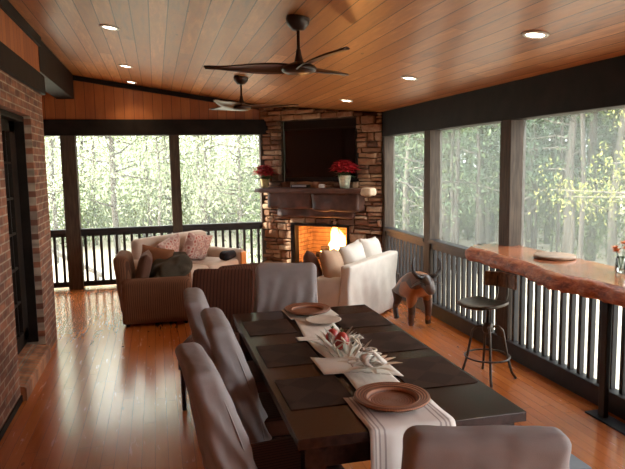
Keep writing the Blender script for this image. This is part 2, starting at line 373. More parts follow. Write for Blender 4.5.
for i in range(n):
    a, b = yy0+.04+(yy1-yy0-.08)*i/n, yy0+.04+(yy1-yy0-.08)*(i+1)/n
    m.addv([(-.155+.012*math.sin(i*1.7), a, .15), (-.155+.012*math.sin((i+1)*1.7), b, .15), (-.155+.012*math.sin((i+1)*1.7), b, H-.05), (-.155+.012*math.sin(i*1.7), a, H-.05)], [(0,1,2,3)])
bmesh.ops.remove_doubles(m.bm, verts=m.bm.verts[:], dist=1e-4)
m.build('door_curtain', plain('pale_olive_curtain', (.42,.40,.28), .9), d, True)
MB().box((-.42, yy0, -.02), (-.38, yy1, H)).build('door_backing', M['beam'], d)

# back wall : beam, gable siding, posts
SWAP = Matrix(((1,0,0,0),(0,0,1,0),(0,1,0,0),(0,0,0,1)))
m = MB(); m.prism([(-3.3, 2.54), (3.3, 2.54), (3.3, ceil_z(3.3)), (-3.3, ceil_z(-3.3))], 9.97, 10.1, SWAP)
struct(m.build('wall_back', M['siding']), 'red pine siding in the gable above the back screens')
struct(B((-3.3, 9.86, 2.31), (1.75, 10.12, 2.545), 'trim_5', M['beam'], bevel=.006), 'dark beam above the back screens')
m = MB(); m.prism([(-3.3, ceil_z(-3.3)-.07), (1.75, ceil_z(1.75)-.07), (1.75, ceil_z(1.75)), (-3.3, ceil_z(-3.3))], 9.92, 9.97, SWAP)
struct(m.build('trim_6', M['beam']), 'dark sloping trim along the gable')
k = 7
def post(a, b, mat='post', lab=None):
    global k
    o = struct(B(a, b, 'trim_%d' % k, M[mat], bevel=.006), lab or 'square brown timber porch post'); k += 1; return o
post((-1.35, 9.88, 0), (-1.14, 10.08, 2.31)); post((.22, 9.90, 0), (.37, 10.06, 2.31)); post((1.63, 9.90, 0), (1.73, 10.06, 2.31)); post((-3.3, 9.88, 0), (-3.1, 10.08, 2.31))
# right wall : beam, posts, kerb
struct(B((XR, YF, 2.21), (XR+.22, 8.62, 2.56), 'trim_20', M['beam'], bevel=.006), 'heavy dark beam above the right screens')
for y0, y1 in ((8.36, 8.55), (6.85, 7.02), (5.12, 5.30), (3.30, 3.48), (1.5, 1.68), (-.3, -.12)):
    post((XR, y0, 0), (XR+.16, y1, 2.21))
    struct(B((XR+.002, y0-.002, 2.0), (XR+.01, y0+.0, 2.0), 'trim_x', M['post'])) if False else None
struct(B((XR-.01, YF, 0), (XR+.09, 8.5, .155), 'baseboard_right', M['rail'], bevel=.006))
struct(B((XL, YF-.15, 0), (3.4, YF, 3.3), 'wall_near_added', M['siding']), 'added unseen wall behind the camera, shutting out daylight')  # added out of view to cut daylight and its reflection in the television
struct(B((-3.42, 7.05, 0), (-3.3, 10.1, 3.6), 'wall_wing_added', M['siding_y'])).name = 'wall_left.003'  # added siding closes the open wing, so the television reflects no daylight
# fly screens
wn = 1
def screen(vs, lab):
    global wn
    m = MB(); m.addv([Vector(v) for v in vs], [(0,1,2,3)]); struct(m.build('window_%d' % wn, M['screen']), lab); wn += 1
for a, b, L in ((-3.1, -1.35, 'left'), (-1.14, .22, 'middle'), (.37, 1.63, 'right')): screen([(a, 10.03, .1), (b, 10.03, .1), (b, 10.03, 2.31), (a, 10.03, 2.31)], L+' fly screen of the back wall')
for a, b, L in ((7.02, 8.36, 'far'), (5.30, 6.85, 'middle'), (3.48, 5.12, 'near'), (1.68, 3.30, 'nearest'), (-.12, 1.5, 'last')): screen([(XR+.13, a, .15), (XR+.13, b, .15), (XR+.13, b, 2.21), (XR+.13, a, 2.21)], L+' fly screen of the right wall')

# railings
def railing(axis, a, b, fixed, label, sp=.115, bottom=True):
    """axis 0: runs along x at y=fixed ; 1: runs along y at x=fixed"""
    L = b-a; t = thing('porch_railing', label, 'railing', (a, fixed, 0) if axis == 0 else (fixed, a, 0), 0 if axis == 0 else PI/2, 'railing bays of the porch')
    B((0, -.07, .865), (L, .055, .915), 'top_rail', M['rail'], t, .005); B((0, -.025, .80), (L, .025, .862), 'sub_rail', M['rail'], t)
    if bottom: B((0, -.03, .03), (L, .03, .11), 'bottom_rail', M['rail'], t, .004)
    z0 = .11 if bottom else .157
    n = int(round(L/sp)); bm = None
    for i in range(n):
        x = (i+.5)*L/n
        if bm is None: bm = B((-.019, -.019, z0), (.019, .019, .80), 'baluster', M['rail'], t); bm.location = (x, 0, 0)
        else: c = bm.copy(); COL.objects.link(c); c.location = (x, 0, 0)
    return t
railing(0, -3.1, -1.35, 9.97, 'short dark back railing bay beside the brick corner, left of the first post')
railing(0, -1.14, .22, 9.97, 'dark back railing bay behind the rust striped armchair')
railing(0, .37, 1.63, 9.97, 'dark back railing bay between the middle post and the fireplace')
railing(1, 7.02, 8.36, XR+.045, 'dark right railing bay beside the stone fireplace and white sofa', bottom=False)
railing(1, 5.30, 6.85, XR+.045, 'dark right railing bay behind the buffalo figure', bottom=False)
railing(1, 3.48, 5.12, XR+.045, 'dark right railing bay under the live edge bar counter', bottom=False)
railing(1, 1.68, 3.30, XR+.045, 'dark right railing bay nearest the camera, past the bar support', bottom=False)

# ------------------------------------------------------------------ recessed lights
def can_light(x, y, label, first=None):
    rx = math.atan(.15); z = ceil_z(x)
    if first: o = dup(first, (x, y, z-.002), None, label)
    else:
        o = thing('recessed_light', label, 'ceiling light', (x, y, z-.002), 0, 'recessed lights in the pine ceiling')
        MB().lathe([(.058, -.002), (.062, -.010), (.080, -.009), (.088, 0)], 28).build('trim_ring', M['whiteplastic'], o, True)
        MB().lathe([(.0001, -.006), (.058, -.005)], 28).build('lens', M['lamp'], o)
    o.rotation_euler = (0, rx, 0)
    l = bpy.data.lights.new('can', 'SPOT'); l.energy = 17; l.color = (1., .78, .50); l.spot_size = 2.1; l.spot_blend = .8; l.shadow_soft_size = .05
    lo = bpy.data.objects.new('recessed_lamp', l); COL.objects.link(lo); lo.location = (x, y, z-.03)
    return o
c0 = can_light(-.34, 5.93, 'recessed ceiling light nearest the camera in the left row')
can_light(-.30, 8.10, 'middle recessed ceiling light of the left row', c0)
can_light(-.29, 9.60, 'recessed ceiling light of the left row closest to the gable siding', c0)
can_light(2.43, 3.68, 'recessed ceiling light nearest the camera in the right row', c0)
can_light(2.43, 5.76, 'middle recessed ceiling light of the right row', c0)
can_light(2.45, 7.90, 'recessed ceiling light just in front of the television', c0)

# ------------------------------------------------------------------ ceiling fans
def fan(x, y, label, rot, first=None):
    z = ceil_z(x)
    if first:
        o = dup(first, (x, y, z), rot, label); return o
    o = thing('ceiling_fan', label, 'ceiling fan', (x, y, z), rot, 'ceiling fans')
    MB().lathe([(.0001, .03), (.075, .03), (.088, -.01), (.08, -.045), (.045, -.085), (.02, -.09), (.0001, -.09)], 28).build('canopy', M['fan'], o, True)
    MB().lathe([(.0115, -.08), (.0115, -.215), (.016, -.22), (.02, -.25), (.032, -.30), (.036, -.31)], 16).build('downrod', M['fan'], o, True)
    MB().lathe([(.036, -.305), (.06, -.315), (.115, -.335), (.13, -.352), (.12, -.372), (.08, -.388), (.0001, -.395)], 32).build('motor_housing', M['fan'], o, True)
    b0 = None
    for i in range(3):
        if b0 is None:
            m = MB(); n = 18; rows = []
            for s in range(n+1):
                t = s/n; r = .06 + t*.62; w = .055+.105*math.sin(PI*min(1, t*1.05+.12))**.9*(1-.25*t); w = w if t < .97 else w*.7
                c = -.03*math.sin(PI*t); tw = .35*(1-t)+.10; row = []
                for q in range(7):
                    e = -1+2*q/6; yy = c + e*w/2; zz = -.352 + e*w/2*math.sin(tw) + .02*t - .012*(1-e*e)*-1
                    row.append(m.bm.verts.new((r, yy, zz)))
                rows.append(row)
            for a, b in zip(rows, rows[1:]):
                for q in range(6): m.bm.faces.new((a[q], b[q], b[q+1], a[q+1]))
            b0 = m.build('fan_blade', M['blade'], o, True, thick=.008)
        else: b = b0.copy(); COL.objects.link(b); b.rotation_euler = (0, 0, i*2*PI/3)
    return o
f0 = fan(1.02, 4.42, 'large near dark three blade ceiling fan over the dining table', PI-.30)
fan(1.02, 7.47, 'smaller looking dark ceiling fan farther back over the seating area', PI+1.0, f0)

# ------------------------------------------------------------------ fireplace, local x along its face, y into the corner
fp = thing('fireplace', 'corner stone fireplace with dark mantel and lit firebox', 'fireplace', (1.65, 9.95, 0), -PI/4)
W = 2.12; FX0, FX1, FZ0, FZ1 = .60, 1.58, .28, .90; TX0, TX1, TZ0, TZ1 = .36, 1.72, 1.55, 2.50
def fz(x): return ceil_z(1.65 + x*.7071) - .0
m = MB(); D = .6
m.box((0, .05, 0), (FX0, .12, 1.55)); m.box((FX1, .05, 0), (W, .12, 1.55)); m.box((FX0, .05, FZ1), (FX1, .12, 1.55)); m.box((FX0, .05, 0), (FX1, .12, FZ0))
m.box((0, .05, 1.55), (TX0, .12, 2.52)); m.box((TX1, .05, 1.55), (W, .12, 2.50)); m.box((TX0, .14, 1.5), (TX1, .2, 2.52))
m.prism([(0, TZ1), (W, TZ1), (W, fz(W)), (0, fz(0))], .05, .12, SWAP)
m.box((TX0-.02, .12, TZ0-.02), (TX1+.02, .14, TZ1)) if False else None
m.build('mortar_backing', M['mortar'], fp)
# stones
m = MB(); z = 0.
r2 = random.Random(11)
def stone(x0, x1, z0, z1):
    if x1-x0 < .03 or z1-z0 < .02: return
    pr = r2.uniform(.0, .05); g = .006; t = bmesh.new()
    cx, cz, hx, hz = (x0+x1)/2, (z0+z1)/2, (x1-x0)/2-g, (z1-z0)/2-g
    q = [(-1,-1),(0,-1.06),(1,-1),(1.03,0),(1,1),(0,1.05),(-1,1),(-1.03,0)]
    f = [(cx+a*hx+r2.uniform(-.007,.007), cz+b*hz+r2.uniform(-.006,.006)) for a, b in q]
    back = [Vector((a, .07, b)) for a, b in f]; mid = [Vector((a, .022-pr, b)) for a, b in f]
    fr = [Vector((cx+(a-cx)*.86, -pr+r2.uniform(-.004,.006), cz+(b-cz)*.80)) for a, b in f]
    ctr = Vector((cx, -pr-.008, cz)); n = 8
    m.addv(back+mid+fr+[ctr], [(i, (i+1)%n, n+(i+1)%n, n+i) for i in range(n)] + [(n+i, n+(i+1)%n, 2*n+(i+1)%n, 2*n+i) for i in range(n)] + [(2*n+i, 2*n+(i+1)%n, 3*n) for i in range(n)])
while z < 2.76:
    hh = r2.uniform(.055, .14); x = 0.
    while x < W:
        w = r2.uniform(.09, .30); x1 = min(W, x+w)
        if W-x1 < .06: x1 = W
        z0, z1 = z, min(z+hh, fz(x1)-.005)
        segs = [(x, x1)]
        for (a, b, c, d_) in ((FX0, FX1, FZ0, FZ1), (TX0, TX1, TZ0, TZ1)):
            if z1 > c+.02 and z0 < d_-.02:
                ns = []
                for s0, s1 in segs:
                    if s1 <= a or s0 >= b: ns.append((s0, s1))
                    else:
                        if s0 < a: ns.append((s0, a))
                        if s1 > b: ns.append((b, s1))
                segs = ns
        for s0, s1 in segs:
            if hh > .10 and r2.random() < .35:
                zm = z0+(z1-z0)*r2.uniform(.4, .6); stone(s0, s1, z0, zm); stone(s0, s1, zm, z1)
            else: stone(s0, s1, z0, z1)
        x = x1
    z += hh
m.build('stone_facing', M['stone'], fp)
m = MB(); m.box((FX0-.02, .05, FZ0-.04), (FX1+.02, .62, FZ0)); m.box((FX0-.04, .12, FZ0), (FX0, .6, FZ1+.03)); m.box((FX1, .12, FZ0), (FX1+.04, .6, FZ1+.03)); m.box((FX0, .56, FZ0), (FX1, .60, FZ1+.03)); m.box((FX0, .12, FZ1), (FX1, .58, FZ1+.04))
m.build('firebox', M['firebrick'], fp)
m = MB(); m.box((FX0-.035, -.055, FZ0), (FX0+.05, .06, FZ1+.02)); m.box((FX1-.02, -.055, FZ0), (FX1+.02, .06, FZ1+.02)); m.box((FX0+.05, -.05, FZ1-.02), (FX1-.02, .06, FZ1+.02)); m.build('firebox_frame', M['black'], fp, bevel=.004)
m = MB(); rr = random.Random(5)
def lump(a, b, cuts=7, wr=.02, rad=.02): m.soft([(p+q)/2 for p, q in zip(a, b)], [abs(q-p) for p, q in zip(a, b)], rad, cuts, wr, ws=5)
lump((.06, -.30, 1.40), (2.0, .06, 1.475), 12, .012)
m.build('mantel_shelf', M['mantel'], fp, True)
m = MB(); lump((.24, -.20, 1.15), (1.06, .06, 1.41), 10, .022, .03); lump((1.06, -.22, 1.13), (1.84, .06, 1.41), 10, .022, .03); lump((.34, -.10, 1.02), (1.70, .06, 1.17), 10, .02, .03)
m.build('mantel_corbel', M['mantel'], fp, True)
m = MB(); lump((1.92, -.33, 1.37), (2.10, -.12, 1.49), 6, .012, .04); m.build('end_stone', plain('pale_stone', (.42,.30,.2), .8, 0, .3, 10), fp, True)
m = MB(); m.soft((1.06, -.20, .14), (2.0, .42, .28), .02, 12, .012, ws=4); m.build('hearth', M['stone'], fp, True)

FM = Matrix.Translation((1.65, 9.95, 0)) @ Matrix.Rotation(-PI/4, 4, 'Z')
def fpos(x, y, z): return tuple(FM @ Vector((x, y, z)))
# logs, grate, fire
g = thing('fire_grate', 'black iron grate holding the logs in the firebox', 'grate', fpos(1.12, .32, FZ0+.003), -PI/4)
m = MB()
for i in range(6):
    x = -.25+i*.1; m.tube([(x, -.11, .0), (x, -.11, .05), (x, .12, .05), (x, .12, .0)], .007, 6)
m.tube([(-.27, -.06, .05), (.27, -.06, .05)], .007, 6); m.tube([(-.27, .08, .05), (.27, .08, .05)], .007, 6); m.build('bars', M['black'], g)
for (dx, dy, dz, a, L, nm) in ((0, -.05, .115, .06, .52, 'front log of the fire, charred'), (.02, .09, .115, -.08, .5, 'rear log of the fire, charred'), (.0, .02, .215, .5, .4, 'top log lying across the fire, charred')):
    m = MB(); m.tube([(-L/2, 0, 0), (-L/4, 0, .008), (0, .008, 0), (L/4, 0, .006), (L/2, 0, 0)], [.045, .052, .05, .052, .043], 10)
    o = m.build('log', M['log'], None, True); o.location = fpos(1.12+dx, .32+dy, FZ0+dz); o.rotation_euler = (0, 0, -PI/4+a); tag(o, nm, 'log', 'logs on the fire')
fl = thing('fire', 'bright yellow orange flames rising from the logs', 'fire', fpos(1.22, .26, FZ0+.09), -PI/4)
for (dx, dy, H_, r_, sd) in ((0, 0, .56, .105, 1), (-.10, .03, .30, .06, 2), (.10, .02, .36, .065, 3), (-.26, .02, .17, .05, 4), (.02, .08, .44, .07, 5)):
    m = MB(); pr = []; n = 14; seg = 14; rows = []
    for i in range(n+1):
        t = i/n; rad = r_*(math.sin(PI*min(1, (t*.86+.14)))**.8)*(1-t*.35) if i < n else .002
        ox = .05*math.sin(t*5+sd)*t; oy = .03*math.cos(t*4+sd*2)*t
        rows.append([m.bm.verts.new((ox+rad*math.cos(2*PI*q/seg)*(1+.18*math.sin(3*q+sd+t*6)), oy+rad*math.sin(2*PI*q/seg)*.6, t*H_)) for q in range(seg)])
    for a, b in zip(rows, rows[1:]):
        for q in range(seg): m.bm.faces.new((a[q], a[(q+1) % seg], b[(q+1) % seg], b[q]))
    m.bm.faces.new(rows[0][::-1]); m.bm.faces.new(rows[-1])
    o = m.build('flame_tongue', M['flame'], fl, True); o.location = (dx, dy, 0)
l = bpy.data.lights.new('firelight', 'POINT'); l.energy = 26; l.color = (1., .42, .12); l.shadow_soft_size = .12
lo = bpy.data.objects.new('firelight', l); COL.objects.link(lo); lo.location = fpos(1.12, .02, .68)

# television in the recess
t = thing('television', 'large black flat television in the recess above the mantel', 'television', fpos(1.05, .08, 1.60), -PI/4)
MB().box((-.635, -.03, 0), (.635, .02, .775), bevel=.008).build('television_housing', M['tvframe'], t)
MB().box((-.61, -.034, .03), (.61, -.029, .75)).build('screen', M['tv'], t)
MB().box((-.3, .02, .2), (.3, .058, .6)).build('wall_bracket', M['black'], t)
struct(B((1.05-.68, .125, 1.55), (1.05+.67, .137, 2.5), 'recess_lining', M['tvframe'], fp)) if False else B((TX0, .122, TZ0), (TX1, .139, TZ1), 'recess_lining', M['tvframe'], fp)

# poinsettias
def poinsettia(pos, label, pot, h, R, seed):
    t = thing('poinsettia', label, 'potted plant', pos, 0, 'poinsettias on the mantel'); r = random.Random(seed)
    MB().lathe([(.0001, 0), (h*.36, 0), (h*.42, h*.4), (h*.52, h*.97), (h*.55, h), (h*.48, h), (h*.44, h*.85), (.0001, h*.85)], 24, wob=.03).build('pot', pot, t, True)
    m = MB()
    for i in range(6):
        a = i*1.05; m.tube([(0, 0, h*.8), (R*.35*math.cos(a), R*.35*math.sin(a), h+R*.6)], .004, 5)
    m.build('stem', M['green'], t)
    m = MB(); mg = MB()
    for hd in range(17):
        a = hd*2.4; ph = 1.35*math.sqrt(hd/17.); rr_ = R*.68*math.sin(ph); c = Vector((rr_*math.cos(a), rr_*math.sin(a), h+R*(.05+.95*math.cos(ph))))
        for ring_, (n, L) in enumerate(((6, .5), (7, .72))):
            for q in range(n):
                b = q*2*PI/n+ring_*.4+hd; m.petal(c, (math.cos(b), math.sin(b), .35-.35*ring_+r.uniform(-.1,.1)), (0,0,1), R*L*r.uniform(.8,1.05), R*.26, .35)
    m.build('red_bract', M['red'], t)
    for q in range(26):
        b = q*2.4; mg.petal((0, 0, h*.95), (math.cos(b), math.sin(b), r.uniform(-.1,.6)), (0,0,1), R*r.uniform(.7,1.0), R*.26, .4)
    mg.build('green_leaf', M['green'], t)
poinsettia(fpos(.16, -.14, 1.476), 'red poinsettia in a gold pot at the left end of the mantel', M['pot'], .14, .19, 3)
poinsettia(fpos(1.60, -.17, 1.476), 'red poinsettia in a pale green foil pot at the right end of the mantel', M['pot2'], .185, .20, 8)
o = MB().box((-.045, -.03, 0), (.045, .03, .055), bevel=.01).build('white_box', M['whiteplastic']); o.location = fpos(1.22, -.18, 1.478); o.rotation_euler = (0, 0, -PI/4); tag(o, 'small white box on the mantel below the television', 'box')
t = thing('cable_box', 'slim silver set top box on the mantel under the television', 'electronics', fpos(.80, -.10, 1.478), -PI/4)
MB().box((-.15, -.05, 0), (.15, .05, .045), bevel=.006).build('case', M['tvframe'], t); MB().box((-.13, -.053, .012), (.13, -.0505, .04)).build('front_panel', M['silver'], t)

# ------------------------------------------------------------------ dining table
TX, TY, TZ = .50, 2.30, .76; TW, TL = 1.02, 2.17
dt = thing('dining_table', 'long dark espresso wood dining table set with placemats', 'table', (TX, TY, 0))
m = MB()
m.box((0, 0, .715), (TW, TL, .76), bevel=.004)
m.build('tabletop', M['espresso'], dt)
m = MB(); m.box((.05, .05, .61), (TW-.05, .075, .714)); m.box((.05, TL-.075, .61), (TW-.05, TL-.05, .714)); m.box((.05, .075, .61), (.075, TL-.075, .714)); m.box((TW-.075, .075, .61), (TW-.05, TL-.075, .714)); m.build('apron', M['espresso'], dt)
for x in (.035, TW-.125):
    for y in (.035, TL-.125): MB().box((x, y, 0), (x+.09, y+.09, .713), bevel=.006).build('leg', M['espresso'], dt)
ZT = TZ+.0015
def place(name, mat, x0, x1, y0, y1, label, cat, group=None, z=ZT, th=.003, rz=0.):
    o = MB().box((-(x1-x0)/2, -(y1-y0)/2, 0), ((x1-x0)/2, (y1-y0)/2, th), bevel=.001).build(name, mat); o.location = ((x0+x1)/2, (y0+y1)/2, z); o.rotation_euler = (0, 0, rz); return tag(o, label, cat, group)
for (y0, y1, nm) in ((2.60, 2.99, 'nearest the camera'), (3.20, 3.60, 'in the middle'), (3.84, 4.20, 'at the far end')):
    place('placemat', M['mat'], .535, .845, y0, y1, 'dark brown placemat on the left side of the table, '+nm, 'placemat', 'placemats')
for (y0, y1, nm) in ((2.68, 3.12, 'nearest the camera'), (3.27, 3.67, 'in the middle'), (3.84, 4.20, 'at the far end')):
    place('placemat', M['mat'], 1.15, 1.50, y0, y1, 'dark brown placemat on the right side of the table, '+nm, 'placemat', 'placemats')
def cloth(name, path, x0f, x1f, label, mat=None, nx=14, z=0.003, amp=.002):
    """long cloth following a path of (y, z) points"""
    m = MB(); rows = []
    for i, (y, zz) in enumerate(path):
        t = i/(len(path)-1); a, b = x0f(t), x1f(t)
        rows.append([m.bm.verts.new((a+(b-a)*q/nx, y + (0.006*math.sin(q*1.3) if zz < TZ-.01 else 0), zz+z+amp*(1+math.sin(q*1.9+i*1.1)))) for q in range(nx+1)])
    for a, b in zip(rows, rows[1:]):
        for q in range(nx): m.bm.faces.new((a[q], a[q+1], b[q+1], b[q]))
    o = m.build(name, mat or M['linen'], None, True, thick=.0015); return tag(o, label, 'table linen')
pts = [(2.275, .40), (2.275, .50), (2.275, .60), (2.278, .68), (2.283, .735), (2.292, .757)] + [(2.31+i*(2.66-2.31)/8, TZ+.0025) for i in range(9)]
cloth('table_runner', pts, lambda t: .795+.0*t, lambda t: 1.175, 'white linen runner with woven stripes hanging off the near table end')
pts = [(2.60+i*(4.44-2.60)/36, TZ+.0075) for i in range(37)]
cloth('table_runner', pts, lambda t: .87+.02*math.sin(t*9), lambda t: 1.10+.02*math.sin(t*8+1)+.02*t, 'narrow long white runner down the middle of the table', M['linen2'])
def crosscloth(y, x0, x1, w0, w1, label, skew):
    m = MB(); rows = []; n = 22
    for i in range(n+1):
        t = i/n; x = x0+(x1-x0)*t; w = w0+(w1-w0)*abs(2*t-1); yc = y+skew*(t-.5)
        rows.append([m.bm.verts.new((x, yc+(q/6-.5)*w, TZ+.013+.008*math.exp(-((t-.5)*4)**2)*math.sin(q*1.5+i)**2)) for q in range(7)])
    for a, b in zip(rows, rows[1:]):
        for q in range(6): m.bm.faces.new((a[q], a[q+1], b[q+1], b[q]))
    tag(m.build('cloth_napkin', M['linen2'], None, True, thick=.0015), label, 'napkin', 'cloths laid across the runner')
crosscloth(3.06, .79, 1.17, .22, .30, 'white cloth laid across the runner under the shell bow', -.14)
crosscloth(3.62, .80, 1.20, .08, .09, 'white cloth laid across the runner beside the red fruits', -.06)
def charger(x, y, r, label):
    o = MB().lathe([(.0001, .001), (r*.62, .001), (r*.72, .006), (r*.96, .020), (r, .027), (r*.985, .034), (r*.95, .036), (r*.74, .026), (r*.70, .030), (r*.66, .026), (r*.62, .010), (r*.5, .009), (.0001, .011)], 48).build('charger_plate', M['wicker'], None, True)
    o.location = (x, y, TZ+.0095); tag(o, label, 'plate', 'woven charger plates'); return o
c = charger(.99, 2.545, .172, 'round brown woven charger plate at the near end of the runner')
c = charger(1.02, 4.29, .170, 'round brown woven charger plate at the far end of the runner'); c.location.z = TZ+.016
place('cloth_napkin', M['linen2'], .86, 1.21, 4.14, 4.44, 'white square cloth under the far woven charger plate', 'napkin', 'cloths laid across the runner', TZ+.0125, .002, .04)
o = MB().lathe([(.0001, .0), (.07, .0), (.115, .010), (.125, .015), (.115, .015), (.07, .006), (.0001, .006)], 36).build('dinner_plate', M['porcelain'], None, True); o.location = (1.06, 4.00, TZ+.018); tag(o, 'cream round plate just in front of the far woven charger', 'plate')
# centrepiece
t = thing('shell_bow', 'cream ribbon and shell bow ornament in the middle of the runner', 'centrepiece', (1.00, 2.99, TZ+.026), .3)
def ribbon(m, o, a, L, h, w, tw):
    prev = None; d = Vector((math.cos(a), math.sin(a), 0)); sd = Vector((-math.sin(a), math.cos(a), 0))
    for i in range(13):
        q = i/12; p = Vector(o) + d*L*math.sin(PI*q)**.8 + Vector((0,0,h*q)) + sd*tw*math.sin(2*PI*q); ww = w*(.5+.5*math.sin(PI*q))
        cur = [m.bm.verts.new(p-sd*ww/2), m.bm.verts.new(p+sd*ww/2)]
        if prev: m.bm.faces.new((prev[0], prev[1], cur[1], cur[0]))
        prev = cur
m = MB()
for q in range(11): ribbon(m, (0,0,.002+.002*q), q*2*PI/11*1.7, .085+.03*math.sin(q*3), .035+.03*(q%3), .035, .012)
m.build('ribbon_loop', M['linen2'], t, True, thick=.002)
m = MB()
for q in range(9):
    a = q*2.4; m.petal((.03*math.cos(a), .03*math.sin(a), .01), (math.cos(a), math.sin(a), .15), (0,0,1), .14, .04, .25)
m.build('ribbon_tail', M['cream'], t)
MB().ring((0, 0, 0), .034, .006, 22, 8).build('ring', M['cream'], t, True).location = (0, 0, .10)
t.location = (1.02, 2.93, TZ+.036)
for (x, y, z, s, lab) in ((.975, 3.47, .055, .040, 'dark red fruit at the back of the table centrepiece'), (1.00, 3.36, .052, .043, 'brighter red fruit at the front of the table centrepiece')):
    tt = thing('red_fruit', lab, 'fruit', (x, y, TZ+.012), 0, 'red fruits in the centrepiece')
    prf = [(.0001, 0)] + [(s*math.sin(PI*i/12)*(1+.1*math.cos(PI*i/12)), s*1.25*(1-math.cos(PI*i/12))) for i in range(1, 12)] + [(.0001, s*2.5)]
    MB().lathe(prf, 20).build('flesh', M['fruit'], tt, True)
    m = MB()
    for q in range(5): m.petal((0, 0, s*2.45), (math.cos(q*1.26), math.sin(q*1.26), .9), (0,0,1), .02, .012, .1)
    m.tube([(0,0,s*2.4), (.003,0,s*2.4+.02)], .002, 5); m.build('crown', M['green'], tt)
t = thing('leaf_spray', 'pale sage and silver leaf spray around the red fruits', 'foliage', (.99, 3.33, TZ+.016), 0)
m = MB(); r = random.Random(4)
for q in range(46):
    a = r.uniform(0, 2*PI); rr_ = r.uniform(.04, .09); yy = r.uniform(-.17, .16)
    if abs(yy-.08) < .12 and rr_ < .055: rr_ = .06
    m.petal((rr_*math.cos(a), yy+.5*rr_*math.sin(a), .005), (math.cos(a), math.sin(a)*.6, r.uniform(.3,1.3)), (0,0,1), r.uniform(.06,.12), .026, .3)
m.build('leaf', M['sage'], t)
m = MB()
for q in range(6):
    a = q*1.1+.3; m.tube([(.05*math.cos(a), -.08+.05*math.sin(a), .0), (.08*math.cos(a), -.10+.08*math.sin(a), .06), (.06*math.cos(a+.5), -.12+.06*math.sin(a+.5), .10), (.035*math.cos(a+1), -.12+.05*math.sin(a+1), .095)], [.006,.006,.004,.002], 6)
m.build('curled_ribbon', M['cream'], t, True)

# ------------------------------------------------------------------ dining chairs (local: facing +y)
def make_chair(label, covered, loc, rz, group):
    t = thing('dining_chair', label, 'chair', loc, rz, group)
    MB().soft((0, 0, .435), (.46, .46, .10), .03, 8, .003).build('seat', M['brownstripe'], t, True)
    MB().box((-.215, -.215, .32), (.215, .215, .385)).build('seat_frame', M['espresso'], t)
    lean = lambda q, h: Vector((q.x, q.y - .17*((q.z+h.z)/(2*h.z))**1.3, q.z))
    MB().soft((0, -.23, .735), (.455, .075, .50), .035, 10, .002, fn=lean).build('backrest', M['brownstripe'], t, True)
    for x in (-.19, .19):
        MB().tube([(x, .19, .38), (x, .195, 0)], [.022, .016], 8).build('leg', M['espresso'], t)
        MB().tube([(x, -.19, .38), (x, -.215, 0)], [.022, .016], 8).build('leg', M['espresso'], t)
    if covered:
        def f(q, h):
            s = (q.z+h.z)/(2*h.z); q = Vector((q.x*(1+.06*(1-s)), q.y*(1+.45*(1-s)), q.z)); k = max(0., 1-s/.85)
            g = .014*math.sin(q.x*62+2.2*math.sin(q.z*9)) + .014*math.sin(q.x*27+q.z*16+1.)
            sg = 1 if q.y > 0 else -1
            return Vector((q.x + k*.016*math.sin(q.y*80+q.z*22)*(1 if q.x > 0 else -1), q.y - .17*s**1.3 + sg*g*k - .01*(1-s), q.z))
        MB().soft((0, -.235, .69), (.50, .13, .665), .044, 30, .006, fn=f, ws=9).build('slipcover', M['cover'], t, True)
        for x in (-1, 1):
            m = MB(); pts = []
            for i in range(12):
                q = i/11; pts.append((x*(.247+.012*(1-q)), -.235-.17*q**1.3+.045, .40+.58*q))
            m.tube(pts, .004, 6).build('piping', M['cover'], t, True)
    return t
GC = 'slipcovered dining chairs'
hp = PI/2
ch0 = make_chair('taupe slipcovered dining chair on the left of the table, nearest the camera', True, (.53, 2.72, 0), -hp+.10, GC)
dup(ch0, (.68, 3.38, 0), -hp+.02, 'taupe slipcovered dining chair in the middle of the left side of the table')
dup(ch0, (.60, 4.00, 0), -hp-.03, 'taupe slipcovered dining chair on the left side, farthest from the camera')
dup(ch0, (.90, 4.63, 0), PI-.30, 'taupe slipcovered dining chair at the far head of the table')
dup(ch0, (1.07, 2.04, 0), -.29, 'taupe slipcovered dining chair at the near head of the table, seen from behind')
bc = make_chair('brown striped dining chair without a slipcover beside the far head chair', False, (.39, 4.78, 0), PI-.30, None); bc.scale = (1.1, 1, 1)

t = thing('square_stool', 'low square stool with a blue grey top beside the near table corner', 'stool', (1.66, 2.51, 0))
MB().box((-.21, -.20, .41), (.21, .20, .45), bevel=.006).build('seat', M['stoolwood'], t)
MB().box((-.18, -.17, .35), (.18, .17, .41)).build('seat_frame', M['espresso'], t)
for x in (-.17, .13):
    for y in (-.16, .12): MB().box((x, y, 0), (x+.04, y+.04, .35)).build('leg', M['espresso'], t)

